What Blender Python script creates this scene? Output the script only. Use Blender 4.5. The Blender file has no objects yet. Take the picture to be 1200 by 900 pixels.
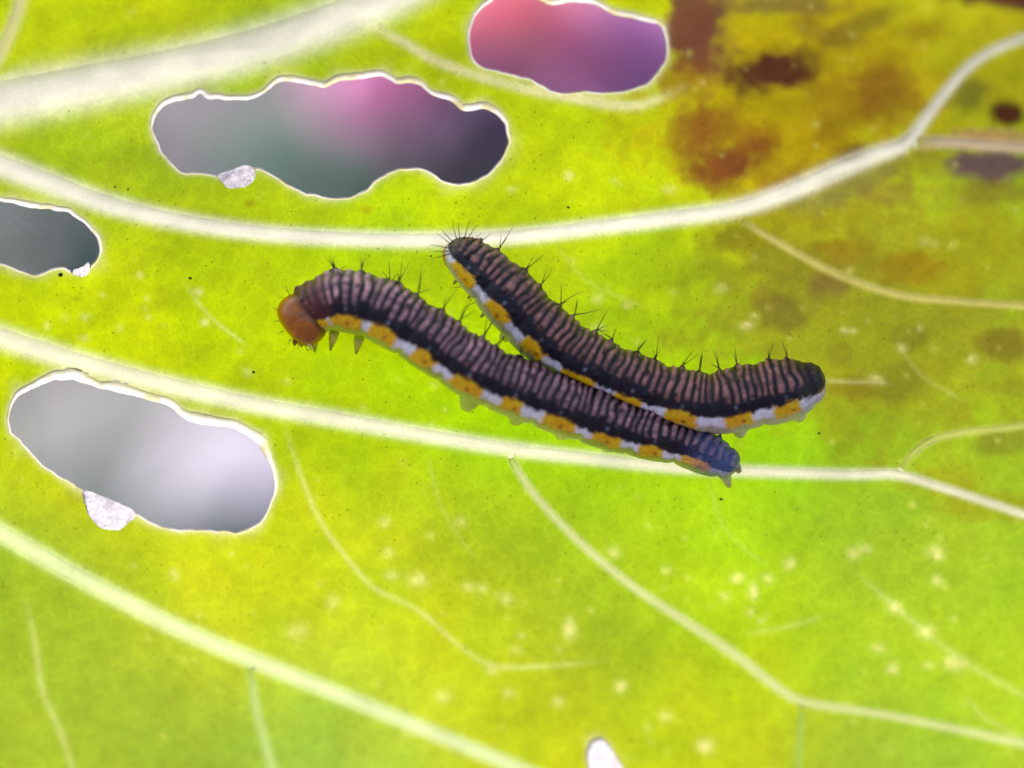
import bpy, math, random
import numpy as np
from mathutils import Vector

# ---------------------------------------------------------------- camera, sky, sun, exposure
S = 5e-5            # metres on the leaf for one photograph pixel (the frame is 60 mm wide)
DPX = 2400.0        # camera distance from the leaf, in those pixels (120 mm)
scene = bpy.context.scene
C = scene.collection
random.seed(4); rng = np.random.default_rng(7)

cam_d = bpy.data.cameras.new('camera'); cam = bpy.data.objects.new('camera', cam_d); C.objects.link(cam)
cam.location = (0, -DPX * S, 0); cam.rotation_euler = (math.radians(90), 0, 0)
cam_d.sensor_width = 36; cam_d.lens = 36 * DPX / 1200.0
cam_d.clip_start = 0.005; cam_d.clip_end = 200
cam_d.dof.use_dof = True; cam_d.dof.focus_distance = (DPX - 34) * S; cam_d.dof.aperture_fstop = 9.0
scene.camera = cam

SUN = Vector((-0.45, 0.62, 0.64)).normalized()      # from behind the leaf, above, a little left
elev = math.asin(SUN.z); azim = math.atan2(SUN.x, SUN.y)
world = bpy.data.worlds.new('World'); scene.world = world; world.use_nodes = True
wn = world.node_tree; wn.nodes.clear()
wo = wn.nodes.new('ShaderNodeOutputWorld'); wb = wn.nodes.new('ShaderNodeBackground'); ws = wn.nodes.new('ShaderNodeTexSky')
ws.sky_type = 'NISHITA'; ws.sun_disc = False; ws.sun_elevation = elev; ws.sun_rotation = azim
ws.air_density = 0.6; ws.dust_density = 6.0; ws.ozone_density = 0.3      # hazy, whitish sky
wb.inputs['Strength'].default_value = 0.15
wn.links.new(ws.outputs[0], wb.inputs[0]); wn.links.new(wb.outputs[0], wo.inputs[0])
sl = bpy.data.lights.new('sun', 'SUN'); sl.energy = 2.5; sl.angle = math.radians(0.5); sl.color = (1.0, 0.95, 0.87)
so = bpy.data.objects.new('sun', sl); C.objects.link(so)
so.rotation_euler = (-SUN).to_track_quat('-Z', 'Y').to_euler(); so.location = (0, 1, 2)
vs = scene.view_settings
vs.view_transform = 'Standard'; vs.look = 'None'; vs.gamma = 1.0; vs.use_curve_mapping = False
vs.exposure = 1.75

# ---------------------------------------------------------------- helpers
def lin(c):
    c = np.asarray(c, float) / 255.0
    return np.where(c <= 0.04045, c / 12.92, ((c + 0.055) / 1.055) ** 2.4)
def sm(t):
    t = np.clip(t, 0, 1); return t * t * (3 - 2 * t)
def W(px, py, z):
    """photo pixel and height above the leaf plane (towards the viewer, in pixels) -> metres"""
    px, py, z = np.broadcast_arrays(np.asarray(px, float), np.asarray(py, float), np.asarray(z, float))
    k = (DPX - z) / DPX
    return np.stack([(px - 600) * k * S, -z * S, (450 - py) * k * S], -1)
def noise2(x, y, scale, seed=0):
    x = np.asarray(x, float) / scale + 1000.3; y = np.asarray(y, float) / scale + 1000.7
    tab = np.random.default_rng(seed).random((256, 256))
    xi = np.floor(x).astype(int); yi = np.floor(y).astype(int); fx = sm(x - xi); fy = sm(y - yi)
    g = lambda a, b: tab[a % 256, b % 256]
    return (g(xi, yi) * (1 - fx) + g(xi + 1, yi) * fx) * (1 - fy) + (g(xi, yi + 1) * (1 - fx) + g(xi + 1, yi + 1) * fx) * fy
def fbm(x, y, scale, seed=0, o=3):
    v = 0; a = 1; t = 0
    for i in range(o):
        v = v + a * noise2(x, y, scale / 2 ** i, seed + i); t += a; a *= 0.5
    return v / t
def spline(P, n):
    """Catmull-Rom through the rows of P, resampled to n rows of equal arc length"""
    P = np.asarray(P, float); Q = np.vstack([2 * P[0] - P[1], P, 2 * P[-1] - P[-2]]); out = []
    for i in range(1, len(Q) - 2):
        t = np.linspace(0, 1, 24, endpoint=False)[:, None]
        a, b, c, d = Q[i - 1], Q[i], Q[i + 1], Q[i + 2]
        out.append(0.5 * (2 * b + (c - a) * t + (2 * a - 5 * b + 4 * c - d) * t ** 2 + (3 * b - a - 3 * c + d) * t ** 3))
    R = np.vstack(out + [P[-1:]])
    L = np.r_[0, np.cumsum(np.hypot(*(np.diff(R[:, :2], axis=0).T)))]
    s = np.linspace(0, L[-1], n)
    return np.stack([np.interp(s, L, R[:, k]) for k in range(R.shape[1])], 1), s
def mesh(name, V, F, mat, parent=None, col=None, smooth=True):
    me = bpy.data.meshes.new(name)
    V = np.asarray(V, np.float32).reshape(-1, 3)
    if isinstance(F, np.ndarray):
        n, k = F.shape
        me.vertices.add(len(V)); me.vertices.foreach_set('co', V.ravel())
        me.loops.add(n * k); me.loops.foreach_set('vertex_index', F.ravel().astype(np.int32))
        me.polygons.add(n); me.polygons.foreach_set('loop_start', np.arange(0, n * k, k, dtype=np.int32))
        me.update(calc_edges=True); me.validate()
    else:
        me.from_pydata(V.tolist(), [], F); me.update()
    if smooth: me.polygons.foreach_set('use_smooth', np.ones(len(me.polygons), bool))
    if col is not None:
        at = me.color_attributes.new('Col', 'FLOAT_COLOR', 'POINT')
        c4 = np.ones((len(V), 4), np.float32); c4[:, :3] = col; at.data.foreach_set('color', c4.ravel())
    me.materials.append(mat)
    o = bpy.data.objects.new(name, me); C.objects.link(o)
    if parent is not None:
        o.parent = parent; o.matrix_parent_inverse = parent.matrix_basis.inverted()
    return o
def gridfaces(nu, nv, closed_v=False, off=0):
    """quads of an nu x nv array of points"""
    u = np.arange(nu - 1)[:, None]; v = np.arange(nv if closed_v else nv - 1)[None, :]
    v2 = (v + 1) % nv
    return (np.stack([u * nv + v, u * nv + v2, (u + 1) * nv + v2, (u + 1) * nv + v], -1) + off).reshape(-1, 4)
def tube_pts(P, R, k=8):
    """closed rings round a 3D polyline P with radii R"""
    P = np.asarray(P, float); R = np.asarray(R, float)
    T = np.gradient(P, axis=0); T /= np.linalg.norm(T, axis=1)[:, None] + 1e-30
    up = np.array([0.0, -1.0, 0.0]) if abs(T[0, 1]) < 0.9 else np.array([1.0, 0, 0])
    A = np.cross(T, up); A /= np.linalg.norm(A, axis=1)[:, None] + 1e-30
    B = np.cross(T, A); a = np.linspace(0, 2 * math.pi, k, endpoint=False)
    return P[:, None] + R[:, None, None] * (np.cos(a)[None, :, None] * A[:, None] + np.sin(a)[None, :, None] * B[:, None])
def tube(name, P, R, mat, parent, k=8, col=None):
    V = tube_pts(P, R, k); n = len(V); F = gridfaces(n, k, True).tolist()
    F += [list(range(k))[::-1], list(range((n - 1) * k, n * k))]
    return mesh(name, V.reshape(-1, 3), F, mat, parent, col)
def empty(name, loc, label, cat, group=None):
    o = bpy.data.objects.new(name, None); C.objects.link(o); o.location = loc; o.empty_display_size = 0.005
    o['label'] = label; o['category'] = cat
    if group: o['group'] = group
    bpy.context.view_layer.update()
    return o

# ---------------------------------------------------------------- materials
def new_mat(name):
    m = bpy.data.materials.new(name); m.use_nodes = True; nt = m.node_tree; nt.nodes.clear()
    return m, nt, (lambda t, **k: add_node(nt, t, k)), nt.links.new
def add_node(nt, t, k):
    n = nt.nodes.new(t)
    for a, b in k.items(): setattr(n, a, b)
    return n
def leaf_material(name, trans=0.72, gain_t=1.0, gain_d=0.55, rough=0.5, gloss=0.010, grain=0.09, bump=0.35, flat=None, pores=0.0, net=0.0):
    m, nt, N, L = new_mat(name)
    out = N('ShaderNodeOutputMaterial')
    tc = N('ShaderNodeNewGeometry')
    mp = N('ShaderNodeVectorMath', operation='SCALE'); mp.inputs[3].default_value = 1 / S
    L(tc.outputs['Position'], mp.inputs[0])
    if flat is None:
        at = N('ShaderNodeAttribute'); at.attribute_name = 'Col'; src = at.outputs['Color']
    else:
        rgb = N('ShaderNodeRGB'); rgb.outputs[0].default_value = (*(0.84 * np.array(flat)), 1); src = rgb.outputs[0]
    def noise(sc, det=2.0):
        n = N('ShaderNodeTexNoise'); n.inputs['Scale'].default_value = sc; n.inputs['Detail'].default_value = det
        L(mp.outputs[0], n.inputs['Vector']); return n
    n1 = noise(0.16, 3); n2 = noise(0.035, 3); n3 = noise(0.5, 1)
    def rng_(n, lo, hi, a=0.3, b=0.7):
        r = N('ShaderNodeMapRange'); r.inputs[1].default_value = a; r.inputs[2].default_value = b
        r.inputs[3].default_value = lo; r.inputs[4].default_value = hi; L(n.outputs[0], r.inputs[0]); return r
    r1 = rng_(n1, 1 - grain * 0.6, 1 + grain * 0.5); r2 = rng_(n2, 1 - grain * 0.7, 1 + grain * 0.7)
    r3 = rng_(n3, 1 - grain * 1.0, 1 + grain * 1.0)
    mu = N('ShaderNodeMath', operation='MULTIPLY'); L(r1.outputs[0], mu.inputs[0]); L(r2.outputs[0], mu.inputs[1])
    mv = N('ShaderNodeMath', operation='MULTIPLY'); L(mu.outputs[0], mv.inputs[0]); L(r3.outputs[0], mv.inputs[1])
    vo = N('ShaderNodeTexVoronoi'); vo.inputs['Scale'].default_value = 0.11; L(mp.outputs[0], vo.inputs['Vector'])     # tiny dark pores, here and there
    pm = N('ShaderNodeMapRange'); pm.inputs[1].default_value = 0.08; pm.inputs[2].default_value = 0.16; pm.inputs[3].default_value = 1 - pores; pm.inputs[4].default_value = 1
    L(vo.outputs['Distance'], pm.inputs[0]); pk = N('ShaderNodeMath', operation='GREATER_THAN'); pk.inputs[1].default_value = 0.72
    sp = N('ShaderNodeSeparateColor'); L(vo.outputs['Color'], sp.inputs[0]); L(sp.outputs[0], pk.inputs[0])
    px_ = N('ShaderNodeMix'); px_.data_type = 'FLOAT'; L(pk.outputs[0], px_.inputs[0]); px_.inputs[2].default_value = 1; L(pm.outputs[0], px_.inputs[3])
    mw = N('ShaderNodeMath', operation='MULTIPLY'); L(mv.outputs[0], mw.inputs[0]); L(px_.outputs[0], mw.inputs[1])
    wv = N('ShaderNodeVectorMath', operation='MULTIPLY_ADD'); L(n2.outputs['Color'], wv.inputs[0]); wv.inputs[1].default_value = (26, 26, 26); L(mp.outputs[0], wv.inputs[2])
    ve = N('ShaderNodeTexVoronoi', feature='DISTANCE_TO_EDGE'); ve.inputs['Scale'].default_value = 0.045; L(wv.outputs[0], ve.inputs['Vector'])
    vm = N('ShaderNodeMapRange'); vm.inputs[1].default_value = 0.0; vm.inputs[2].default_value = 0.13; vm.inputs[3].default_value = 1 + net; vm.inputs[4].default_value = 1 - net * 0.25; L(ve.outputs['Distance'], vm.inputs[0])
    mz = N('ShaderNodeMath', operation='MULTIPLY'); L(mw.outputs[0], mz.inputs[0]); L(vm.outputs[0], mz.inputs[1])
    ct = N('ShaderNodeVectorMath', operation='SCALE'); L(src, ct.inputs[0]); L(mz.outputs[0], ct.inputs[3])
    def gain(g):
        x = N('ShaderNodeVectorMath', operation='SCALE'); L(ct.outputs[0], x.inputs[0]); x.inputs[3].default_value = g; return x
    bp = N('ShaderNodeBump'); bp.inputs['Strength'].default_value = bump; bp.inputs['Distance'].default_value = 2.0 * S
    L(n1.outputs[0], bp.inputs['Height'])
    tr = N('ShaderNodeBsdfTranslucent'); L(gain(gain_t).outputs[0], tr.inputs[0])
    df = N('ShaderNodeBsdfDiffuse'); L(gain(gain_d).outputs[0], df.inputs[0]); L(bp.outputs[0], df.inputs['Normal'])
    gl = N('ShaderNodeBsdfGlossy'); gl.inputs['Roughness'].default_value = rough; L(bp.outputs[0], gl.inputs['Normal'])
    m1 = N('ShaderNodeMixShader'); m1.inputs[0].default_value = trans; L(df.outputs[0], m1.inputs[1]); L(tr.outputs[0], m1.inputs[2])
    m2 = N('ShaderNodeMixShader'); m2.inputs[0].default_value = gloss; L(m1.outputs[0], m2.inputs[1]); L(gl.outputs[0], m2.inputs[2])
    L(m2.outputs[0], out.inputs[0])
    return m
def skin_material(name, flat=None, rough=0.28, spec=0.35, bump=0.9, sss=0.0, nscale=0.45, vary=0.25):
    m, nt, N, L = new_mat(name)
    out = N('ShaderNodeOutputMaterial'); pb = N('ShaderNodeBsdfPrincipled')
    tc = N('ShaderNodeNewGeometry'); mp = N('ShaderNodeVectorMath', operation='SCALE'); mp.inputs[3].default_value = 1 / S
    L(tc.outputs['Position'], mp.inputs[0])
    n = N('ShaderNodeTexNoise'); n.inputs['Scale'].default_value = nscale; n.inputs['Detail'].default_value = 3; L(mp.outputs[0], n.inputs['Vector'])
    if flat is None:
        at = N('ShaderNodeAttribute'); at.attribute_name = 'Col'; src = at.outputs['Color']
    else:
        rgb = N('ShaderNodeRGB'); rgb.outputs[0].default_value = (*flat, 1); src = rgb.outputs[0]
    r = N('ShaderNodeMapRange'); r.inputs[1].default_value = 0.3; r.inputs[2].default_value = 0.7
    r.inputs[3].default_value = 1 - vary; r.inputs[4].default_value = 1 + vary; L(n.outputs[0], r.inputs[0])
    c = N('ShaderNodeVectorMath', operation='SCALE'); L(src, c.inputs[0]); L(r.outputs[0], c.inputs[3])
    bp = N('ShaderNodeBump'); bp.inputs['Strength'].default_value = bump; bp.inputs['Distance'].default_value = 1.5 * S
    L(n.outputs[0], bp.inputs['Height'])
    L(c.outputs[0], pb.inputs['Base Color']); L(bp.outputs[0], pb.inputs['Normal'])
    pb.inputs['Roughness'].default_value = rough; pb.inputs['Specular IOR Level'].default_value = spec
    if sss:
        pb.inputs['Subsurface Weight'].default_value = sss; pb.inputs['Subsurface Radius'].default_value = (1, 0.8, 0.3)
        pb.inputs['Subsurface Scale'].default_value = 12 * S
    L(pb.outputs[0], out.inputs[0])
    return m
def plain_material(name, c1, c2, scale, rough=0.8, bump=0.4, dist=0.004):
    """two-tone noise, for the things behind the leaf (scale per metre)"""
    m, nt, N, L = new_mat(name)
    out = N('ShaderNodeOutputMaterial'); pb = N('ShaderNodeBsdfPrincipled'); g = N('ShaderNodeNewGeometry')
    n = N('ShaderNodeTexNoise'); n.inputs['Scale'].default_value = scale; n.inputs['Detail'].default_value = 5; L(g.outputs['Position'], n.inputs['Vector'])
    cr = N('ShaderNodeValToRGB'); cr.color_ramp.elements[0].position = 0.35; cr.color_ramp.elements[1].position = 0.65
    cr.color_ramp.elements[0].color = (*(0.84 * np.array(c1)), 1); cr.color_ramp.elements[1].color = (*(0.84 * np.array(c2)), 1)
    bp = N('ShaderNodeBump'); bp.inputs['Strength'].default_value = bump; bp.inputs['Distance'].default_value = dist
    L(n.outputs[0], cr.inputs[0]); L(n.outputs[0], bp.inputs['Height']); L(cr.outputs[0], pb.inputs['Base Color']); L(bp.outputs[0], pb.inputs['Normal'])
    pb.inputs['Roughness'].default_value = rough; pb.inputs['Specular IOR Level'].default_value = 0.15
    L(pb.outputs[0], out.inputs[0]); return m

M_LEAF = leaf_material('leaf_blade', pores=0.6, net=0.07)
M_VEIN = leaf_material('leaf_vein', grain=0.06, bump=0.2, trans=0.6, gain_d=0.9)
M_RIM = leaf_material('leaf_cut_edge', grain=0.05, bump=0.3, trans=0.5, gain_t=1.0, gain_d=1.0, flat=(0.93, 0.93, 0.88))
M_PAPER = leaf_material('papery_skin', grain=0.3, bump=0.8, pores=0.6, trans=0.6, gain_t=1.0, gain_d=1.0, flat=(0.42, 0.41, 0.46))
M_STALK = plain_material('leaf_stalk', (0.32, 0.42, 0.12), (0.42, 0.52, 0.2), 400, 0.5, 0.2, 0.0005)
M_BODY = skin_material('caterpillar_skin')
M_HEAD = skin_material('caterpillar_head', rough=0.22, spec=0.55, bump=0.35, nscale=0.3, vary=0.2)
M_BRISTLE = skin_material('bristle', flat=(0.012, 0.010, 0.012), rough=0.4, vary=0.1)
M_LEG = skin_material('leg_skin', rough=0.4, bump=0.3, vary=0.15, sss=0.3)
M_SPECK = skin_material('dark_speck', flat=(0.02, 0.015, 0.01), rough=0.7)

# ---------------------------------------------------------------- the leaf: data read off the photograph
# veins: (x, y, half width) in pixels, colour, own mesh or only a fine line in the blade
CREAM = (242, 246, 226); PALE = (214, 228, 165)
VEINS = [
 ('midrib', [(-330,172,33),(-180,150,32),(0,118,31),(100,99,30),(200,79,29),(300,54,28),(400,20,27),(480,-14,25),(580,-70,20),(700,-150,16),(800,-230,10)], CREAM),
 ('vein', [(-170,130,17),(-80,162,17),(0,193,16),(60,215,14.5),(120,237,13),(200,257,11.5),(300,272,10.5),(400,279,10),(500,281,10),(600,277,10),(700,266,10),(780,256,10.5),(860,245,11),(920,226,12),(980,200,12),(1030,180,11),(1062,168,9),(1085,138,7.5),(1105,112,7),(1135,78,6.5),(1170,56,6),(1220,38,6),(1330,0,5),(1460,-60,4)], CREAM),
 ('vein', [(1075,166,8),(1120,167,7.5),(1200,173,7),(1320,180,5),(1460,186,4)], (214,198,165)),
 ('vein', [(869,258,4),(884,268,4.2),(920,289,4.6),(980,321,5),(1050,345,5),(1120,353,4.6),(1220,361,4.4),(1340,380,4),(1460,410,3)], (222,218,118)),
 ('vein', [(-250,310,17),(-120,355,16),(0,395,14.5),(100,426,13),(200,452,12),(300,474,11),(400,492,10.5),(500,510,9.5),(600,526,9),(700,538,8.2),(800,548,7.8),(900,553,7.2),(1000,556,6.8),(1050,556,6.2),(1100,570,5.4),(1200,603,5),(1330,650,5),(1460,710,4)], (238,244,210)),
 ('vein', [(1056,548,4.5),(1078,524,4.8),(1110,510,4.8),(1200,499,4.5),(1330,486,4),(1460,480,3)], (200,214,105)),
 ('vein', [(599,537,4.6),(604,547,4.7),(630,584,5),(680,636,5.4),(740,686,5.6),(800,726,6),(860,766,6.4),(910,805,6),(940,822,5.6),(1000,832,5.2),(1060,842,5),(1200,872,5.5),(1330,905,5),(1460,950,4)], (216,233,152)),
 ('vein', [(940,827,4.5),(935,900,5),(930,1000,5),(925,1120,3)], (178,210,88)),
 ('vein', [(-260,470,14),(-120,556,13),(0,624,12),(100,680,11.5),(200,732,11),(290,771,10.5),(400,815,10),(500,856,9.5),(600,897,9),(700,940,8),(860,1010,7),(1000,1070,5)], (214,233,168)),
 ('vein', [(294,784,5),(300,830,6),(318,895,7),(345,980,6),(365,1080,5)], (190,220,125)),
 ('vein', [(60,-170,9),(38,-60,9),(20,15,9),(2,58,9),(-22,110,8)], (222,226,150)),
]
FINE = [
 ([(425,24),(470,48),(520,75),(600,100),(680,116),(742,124),(800,104)], 5.5, 1.7),
 ([(330,486),(350,550),(375,610),(410,658),(440,690),(490,715),(540,758),(580,780),(650,780),(712,774)], 3.2, 0.40),
 ([(30,700),(42,760),(50,810),(75,868),(92,930)], 4, 0.35),
 ([(1000,668),(1060,720),(1120,768),(1200,815),(1300,860)], 4, 0.28),
 ([(215,330),(245,370),(292,407)], 2.5, 0.28),
 ([(962,446),(1045,449)], 2.5, 0.35),
 ([(875,742),(920,735),(965,722)], 3, 0.25),
 ([(1130,815),(1160,845),(1230,880)], 3, 0.2),
 ([(500,530),(520,600),(560,660)], 2.5, 0.12),
 ([(830,560),(850,620),(900,665)], 2.5, 0.12),
 ([(1050,400),(1080,440),(1130,470)], 2.5, 0.14),
 ([(650,285),(690,330),(760,362)], 2.5, 0.12),
]
def zc(L, ox, oy, k): return [(ox + a / k, oy + b / k) for a, b in L]
HOLES = [
 zc([(72,370),(90,325),(130,298),(190,285),(210,275),(240,288),(300,292),(365,290),(400,270),(440,242),(480,238),(540,250),(575,255),(610,240),(680,230),(745,224),(790,245),(850,245),(890,275),(940,295),(985,325),(1050,322),(1090,345),(1112,400),(1100,450),(1065,500),(1010,530),(960,537),(910,520),(870,495),(820,490),(770,500),(720,530),(690,560),(640,578),(590,580),(530,565),(470,540),(430,515),(390,495),(350,490),(300,503),(260,512),(220,505),(160,500),(120,470),(90,425)], 150, 0, 2.5),
 zc([(455,100),(475,50),(520,10),(570,-25),(640,-20),(700,0),(735,18),(790,10),(860,8),(900,20),(960,50),(1030,65),(1110,85),(1135,120),(1142,190),(1120,240),(1080,285),(1010,318),(940,325),(870,318),(800,322),(740,320),(700,295),(640,270),(580,255),(510,240),(470,215),(452,160)], 400, 0, 3),
 zc([(-30,72),(20,76),(60,85),(110,92),(160,100),(205,130),(232,165),(238,195),(222,222),(198,238),(175,241),(150,230),(125,235),(90,248),(50,240),(15,225),(-40,208),(-90,170),(-80,110)], 0, 200, 2.045),
 zc([(22,590),(35,550),(70,525),(110,508),(155,500),(200,508),(240,522),(300,535),(350,548),(400,562),(430,585),(465,605),(510,610),(560,618),(605,645),(640,690),(655,740),(645,800),(615,845),(570,865),(500,860),(430,860),(370,845),(320,815),(270,795),(220,775),(170,745),(110,710),(60,660),(30,625)], 0, 200, 2.045),
 [(690,884),(693,872),(701,868),(710,872),(718,884),(725,900),(728,914),(718,922),(705,920),(695,905)],
]
PAPERS = [
 zc([(262,514),(300,499),(350,484),(374,500),(370,530),(345,545),(320,553),(285,546)], 150, 0, 2.5),
 zc([(176,238),(198,230),(213,218),(212,248),(194,256),(176,250)], 0, 200, 2.045),
 zc([(200,768),(255,784),(322,816),(306,848),(272,862),(236,852),(210,818)], 0, 200, 2.045),
 [(687,884),(691,869),(701,864),(712,869),(721,883),(729,899),(732,916),(720,926),(704,924),(691,906)],
]
# pigment: brown and grey blotches (x, y, rx, ry, angle, colour, strength)
BR = (120,62,34); DB = (96,54,30); OC = (156,108,18); PG = (108,90,84); OL = (140,142,34)
BLOTS = [(930,100,170,120,0,(192,156,0),.38),(1030,360,200,130,0,(152,152,34),.6),(818,35,40,62,10,(128,82,56),.9),(800,95,30,30,0,(150,98,30),.55),(908,79,50,24,-12,DB,.95),(1036,108,34,36,0,(150,104,24),.7),(985,125,40,30,-30,OC,.4),
 (808,150,26,32,-20,(150,98,30),.65),(842,148,34,24,20,(150,98,28),.6),(856,192,46,20,-18,(134,78,36),.9),(835,205,34,26,40,(146,92,30),.6),(885,168,32,22,0,OC,.5),(905,195,40,24,0,OC,.45),
 (1179,133,17,13,0,(88,52,18),.95),(1135,112,22,18,-40,(110,110,40),.6),(1172,194,56,17,0,PG,.95),(1185,163,60,10,4,(196,150,110),.6),(1170,225,60,12,0,(140,120,40),.5),
 (1190,0,75,13,6,(96,48,38),.85),(905,6,70,12,0,(128,108,58),.65),(1010,28,50,12,-20,(140,128,30),.6),(960,38,40,12,15,(140,118,30),.55),(1075,36,30,14,0,OC,.35),(1000,60,60,20,0,(186,172,0),.4),
 (1000,212,60,20,-20,(140,142,70),.6),(1045,225,30,16,0,(140,118,50),.5),(995,183,26,12,-25,(124,92,20),.65),(945,175,40,30,0,(186,160,0),.4),
 (978,332,24,18,0,(132,112,50),.65),(916,368,24,18,0,(122,112,40),.6),(892,346,16,13,0,(140,112,40),.45),(960,320,70,40,0,OL,.45),(1070,394,20,16,0,(120,130,30),.45),(1176,404,26,18,0,(126,112,30),.6),
 (1052,447,32,20,0,(124,130,30),.5),(1000,455,22,12,0,(136,112,20),.45),(985,415,14,12,0,(124,124,30),.4),(1172,518,44,16,0,(124,130,40),.55),(1060,315,34,18,0,(156,120,10),.45),(985,292,34,16,0,(164,128,20),.45),(1195,455,20,18,0,(128,120,30),.4),
 (1000,420,140,80,0,(158,168,26),.5),(930,280,90,40,0,(160,160,20),.45),(1100,560,50,20,0,(160,150,20),.35),(1160,590,60,20,0,(150,138,20),.4),(1130,300,80,50,0,(184,178,0),.35),(870,280,30,16,0,(130,126,20),.5),
 (840,118,120,90,0,(196,176,0),.35),(1120,190,60,20,0,(150,150,40),.35),(780,310,60,40,0,(150,184,10),.3),
 (169,327,3,2.4,0,(60,70,0),.0),(293,238,8,5,0,(160,160,0),.6),(427,245,8,5,0,(165,165,0),.5),(88,350,6,3,0,(150,160,0),.5)]
FLECKS = [(668,738,8,13,.7),(728,805,8,8,.6),(655,762,6,6,.2),(720,647,8,8,.55),(782,668,8,6,.4),(865,678,10,7,.45),(883,694,6,12,.7),(900,678,8,7,.5),(925,660,8,8,.6),(850,700,8,7,.4),(880,717,7,6,.4),(892,727,6,5,.35),
 (1000,648,9,9,.5),(1048,712,9,9,.6),(1085,740,12,9,.6),(1098,680,9,7,.5),(1097,648,12,10,.5),(1030,760,10,7,.5),(1046,782,8,9,.5),(1118,778,14,10,.6),(1088,780,8,6,.4),(828,874,11,10,.7),(1015,642,8,7,.4),
 (488,680,14,10,.5),(550,688,10,8,.35),(565,690,8,8,.4),(594,702,10,8,.45),(450,612,8,7,.4),(540,612,8,7,.35),(455,648,9,7,.35),(460,674,9,7,.4),(520,815,12,9,.4),(597,812,8,7,.45),(655,822,8,8,.45),(577,785,9,7,.5),(780,840,9,8,.4),(604,762,10,6,.3),(610,745,6,5,.25),
 (232,342,6,5,.6),(163,323,5,5,.6),(172,350,4,4,.4),(240,378,5,5,.7),(55,382,4,6,.5),(98,396,6,4,.5),(290,436,7,6,.5),(204,673,7,7,.5),(174,372,5,4,.4),(350,740,16,12,.3),(390,705,10,10,.3),(666,206,6,6,.7),(720,212,5,4,.4),(600,222,8,5,.3),(785,222,10,6,.35),
 (875,382,9,6,.5),(885,370,6,5,.3),(990,388,6,5,.5),(1057,408,7,6,.5),(1140,421,7,6,.5),(1078,385,5,5,.4),(1025,445,10,8,.4),(1000,388,5,4,.4),(1085,283,10,7,.3),(700,350,8,8,.35),(735,358,7,5,.35),(700,385,10,6,.3),(845,338,9,7,.3),(460,395,6,4,.3),(100,372,6,5,.4),(120,345,5,4,.35),(480,860,10,6,.2)]
BASE_LIT = [(100,20,217,236,0),(350,110,184,215,21),(600,210,196,223,0),(250,350,186,212,0),(60,350,205,226,0),(450,305,184,219,4),(100,480,203,223,0),(350,545,182,209,0),(450,570,170,202,10),(250,690,187,211,0),(500,780,195,223,0),(560,640,156,185,20),(700,715,140,176,30),(700,570,157,208,0),(800,630,171,226,0),(900,700,170,211,0),(1000,640,131,176,28),(1100,690,149,192,20),(1100,780,163,208,0),(850,860,175,202,8),(1050,890,143,185,45),(80,850,151,187,38),(200,820,149,185,46),(420,880,150,198,64),(600,330,172,203,9),(750,330,185,215,10),(1000,400,174,201,24),(1100,480,165,186,18),(1120,600,151,196,18),(1100,270,170,197,18),(950,130,207,203,0),(1050,60,197,197,0),(720,180,202,226,0),(930,200,203,203,0),(600,500,164,221,0),(450,440,173,219,0),(900,525,160,224,0),(640,870,179,205,10),(20,690,147,188,30),(330,440,192,222,0),(520,40,210,236,0),(130,160,181,215,30),(760,440,166,207,5)]  # blade colours by spot, some light and shade mixed into the pigment

def resample_closed(P, step=3.0):
    P = np.asarray(P, float); n = len(P); Q = np.vstack([P, P[:3]]); out = []
    for i in range(n):
        a, b, c, d = P[i - 1], P[i], P[(i + 1) % n], P[(i + 2) % n]
        t = np.linspace(0, 1, 12, endpoint=False)[:, None]
        out.append(0.5 * (2 * b + (c - a) * t + (2 * a - 5 * b + 4 * c - d) * t ** 2 + (3 * b - a - 3 * c + d) * t ** 3))
    R = np.vstack(out); R2 = np.vstack([R, R[:1]])
    L = np.r_[0, np.cumsum(np.hypot(*np.diff(R2, axis=0).T))]; m = int(L[-1] / step)
    s = np.linspace(0, L[-1], m, endpoint=False)
    R = np.stack([np.interp(s, L, R2[:, k]) for k in (0, 1)], 1)
    jit = (noise2(s, s * 0, 11, 31) - 0.5) * 2.4 + (noise2(s, s * 0, 4.5, 33) - 0.5) * 1.1                      # nibbled, not drawn
    T = np.roll(R, -1, 0) - np.roll(R, 1, 0); T /= np.hypot(T[:, 0], T[:, 1])[:, None]
    return R + jit[:, None] * np.stack([-T[:, 1], T[:, 0]], 1)
HC = [resample_closed(h) for h in HOLES]
PC = [resample_closed(p) for p in PAPERS]
lipdir = [(0.05, -1.0), (0.2, -1.0), (0.3, -1.0), (0.35, -0.95), (0, -1)]
LIP = []                                 # outward directions and widths of the pale lip round each hole
for hi, (P, ld) in enumerate(zip(HC, lipdir)):
    n = len(P); T = np.roll(P, -1, 0) - np.roll(P, 1, 0); T /= np.hypot(T[:, 0], T[:, 1])[:, None]
    area = 0.5 * np.sum(P[:, 0] * np.roll(P[:, 1], -1) - np.roll(P[:, 0], -1) * P[:, 1])
    O = np.stack([T[:, 1], -T[:, 0]], 1) * np.sign(area)             # away from the hole
    f = np.clip(O @ (np.array(ld) / np.hypot(*ld)), 0, 1); s_ = np.arange(n) * 3.0
    r = 2.0 + (5.0, 4.5, 4.5, 9.0, 0)[hi] * f ** 1.2 * (0.3 + 1.1 * noise2(s_, s_ * 0, 26, 50 + hi)) + 1.2 * noise2(s_, s_ * 0, 7, 55 + hi)
    if hi == 4: r[:] = 1.5
    for _ in range(3): r = (r + np.roll(r, 1) + np.roll(r, -1)) / 3
    LIP.append((O, r))

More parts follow.
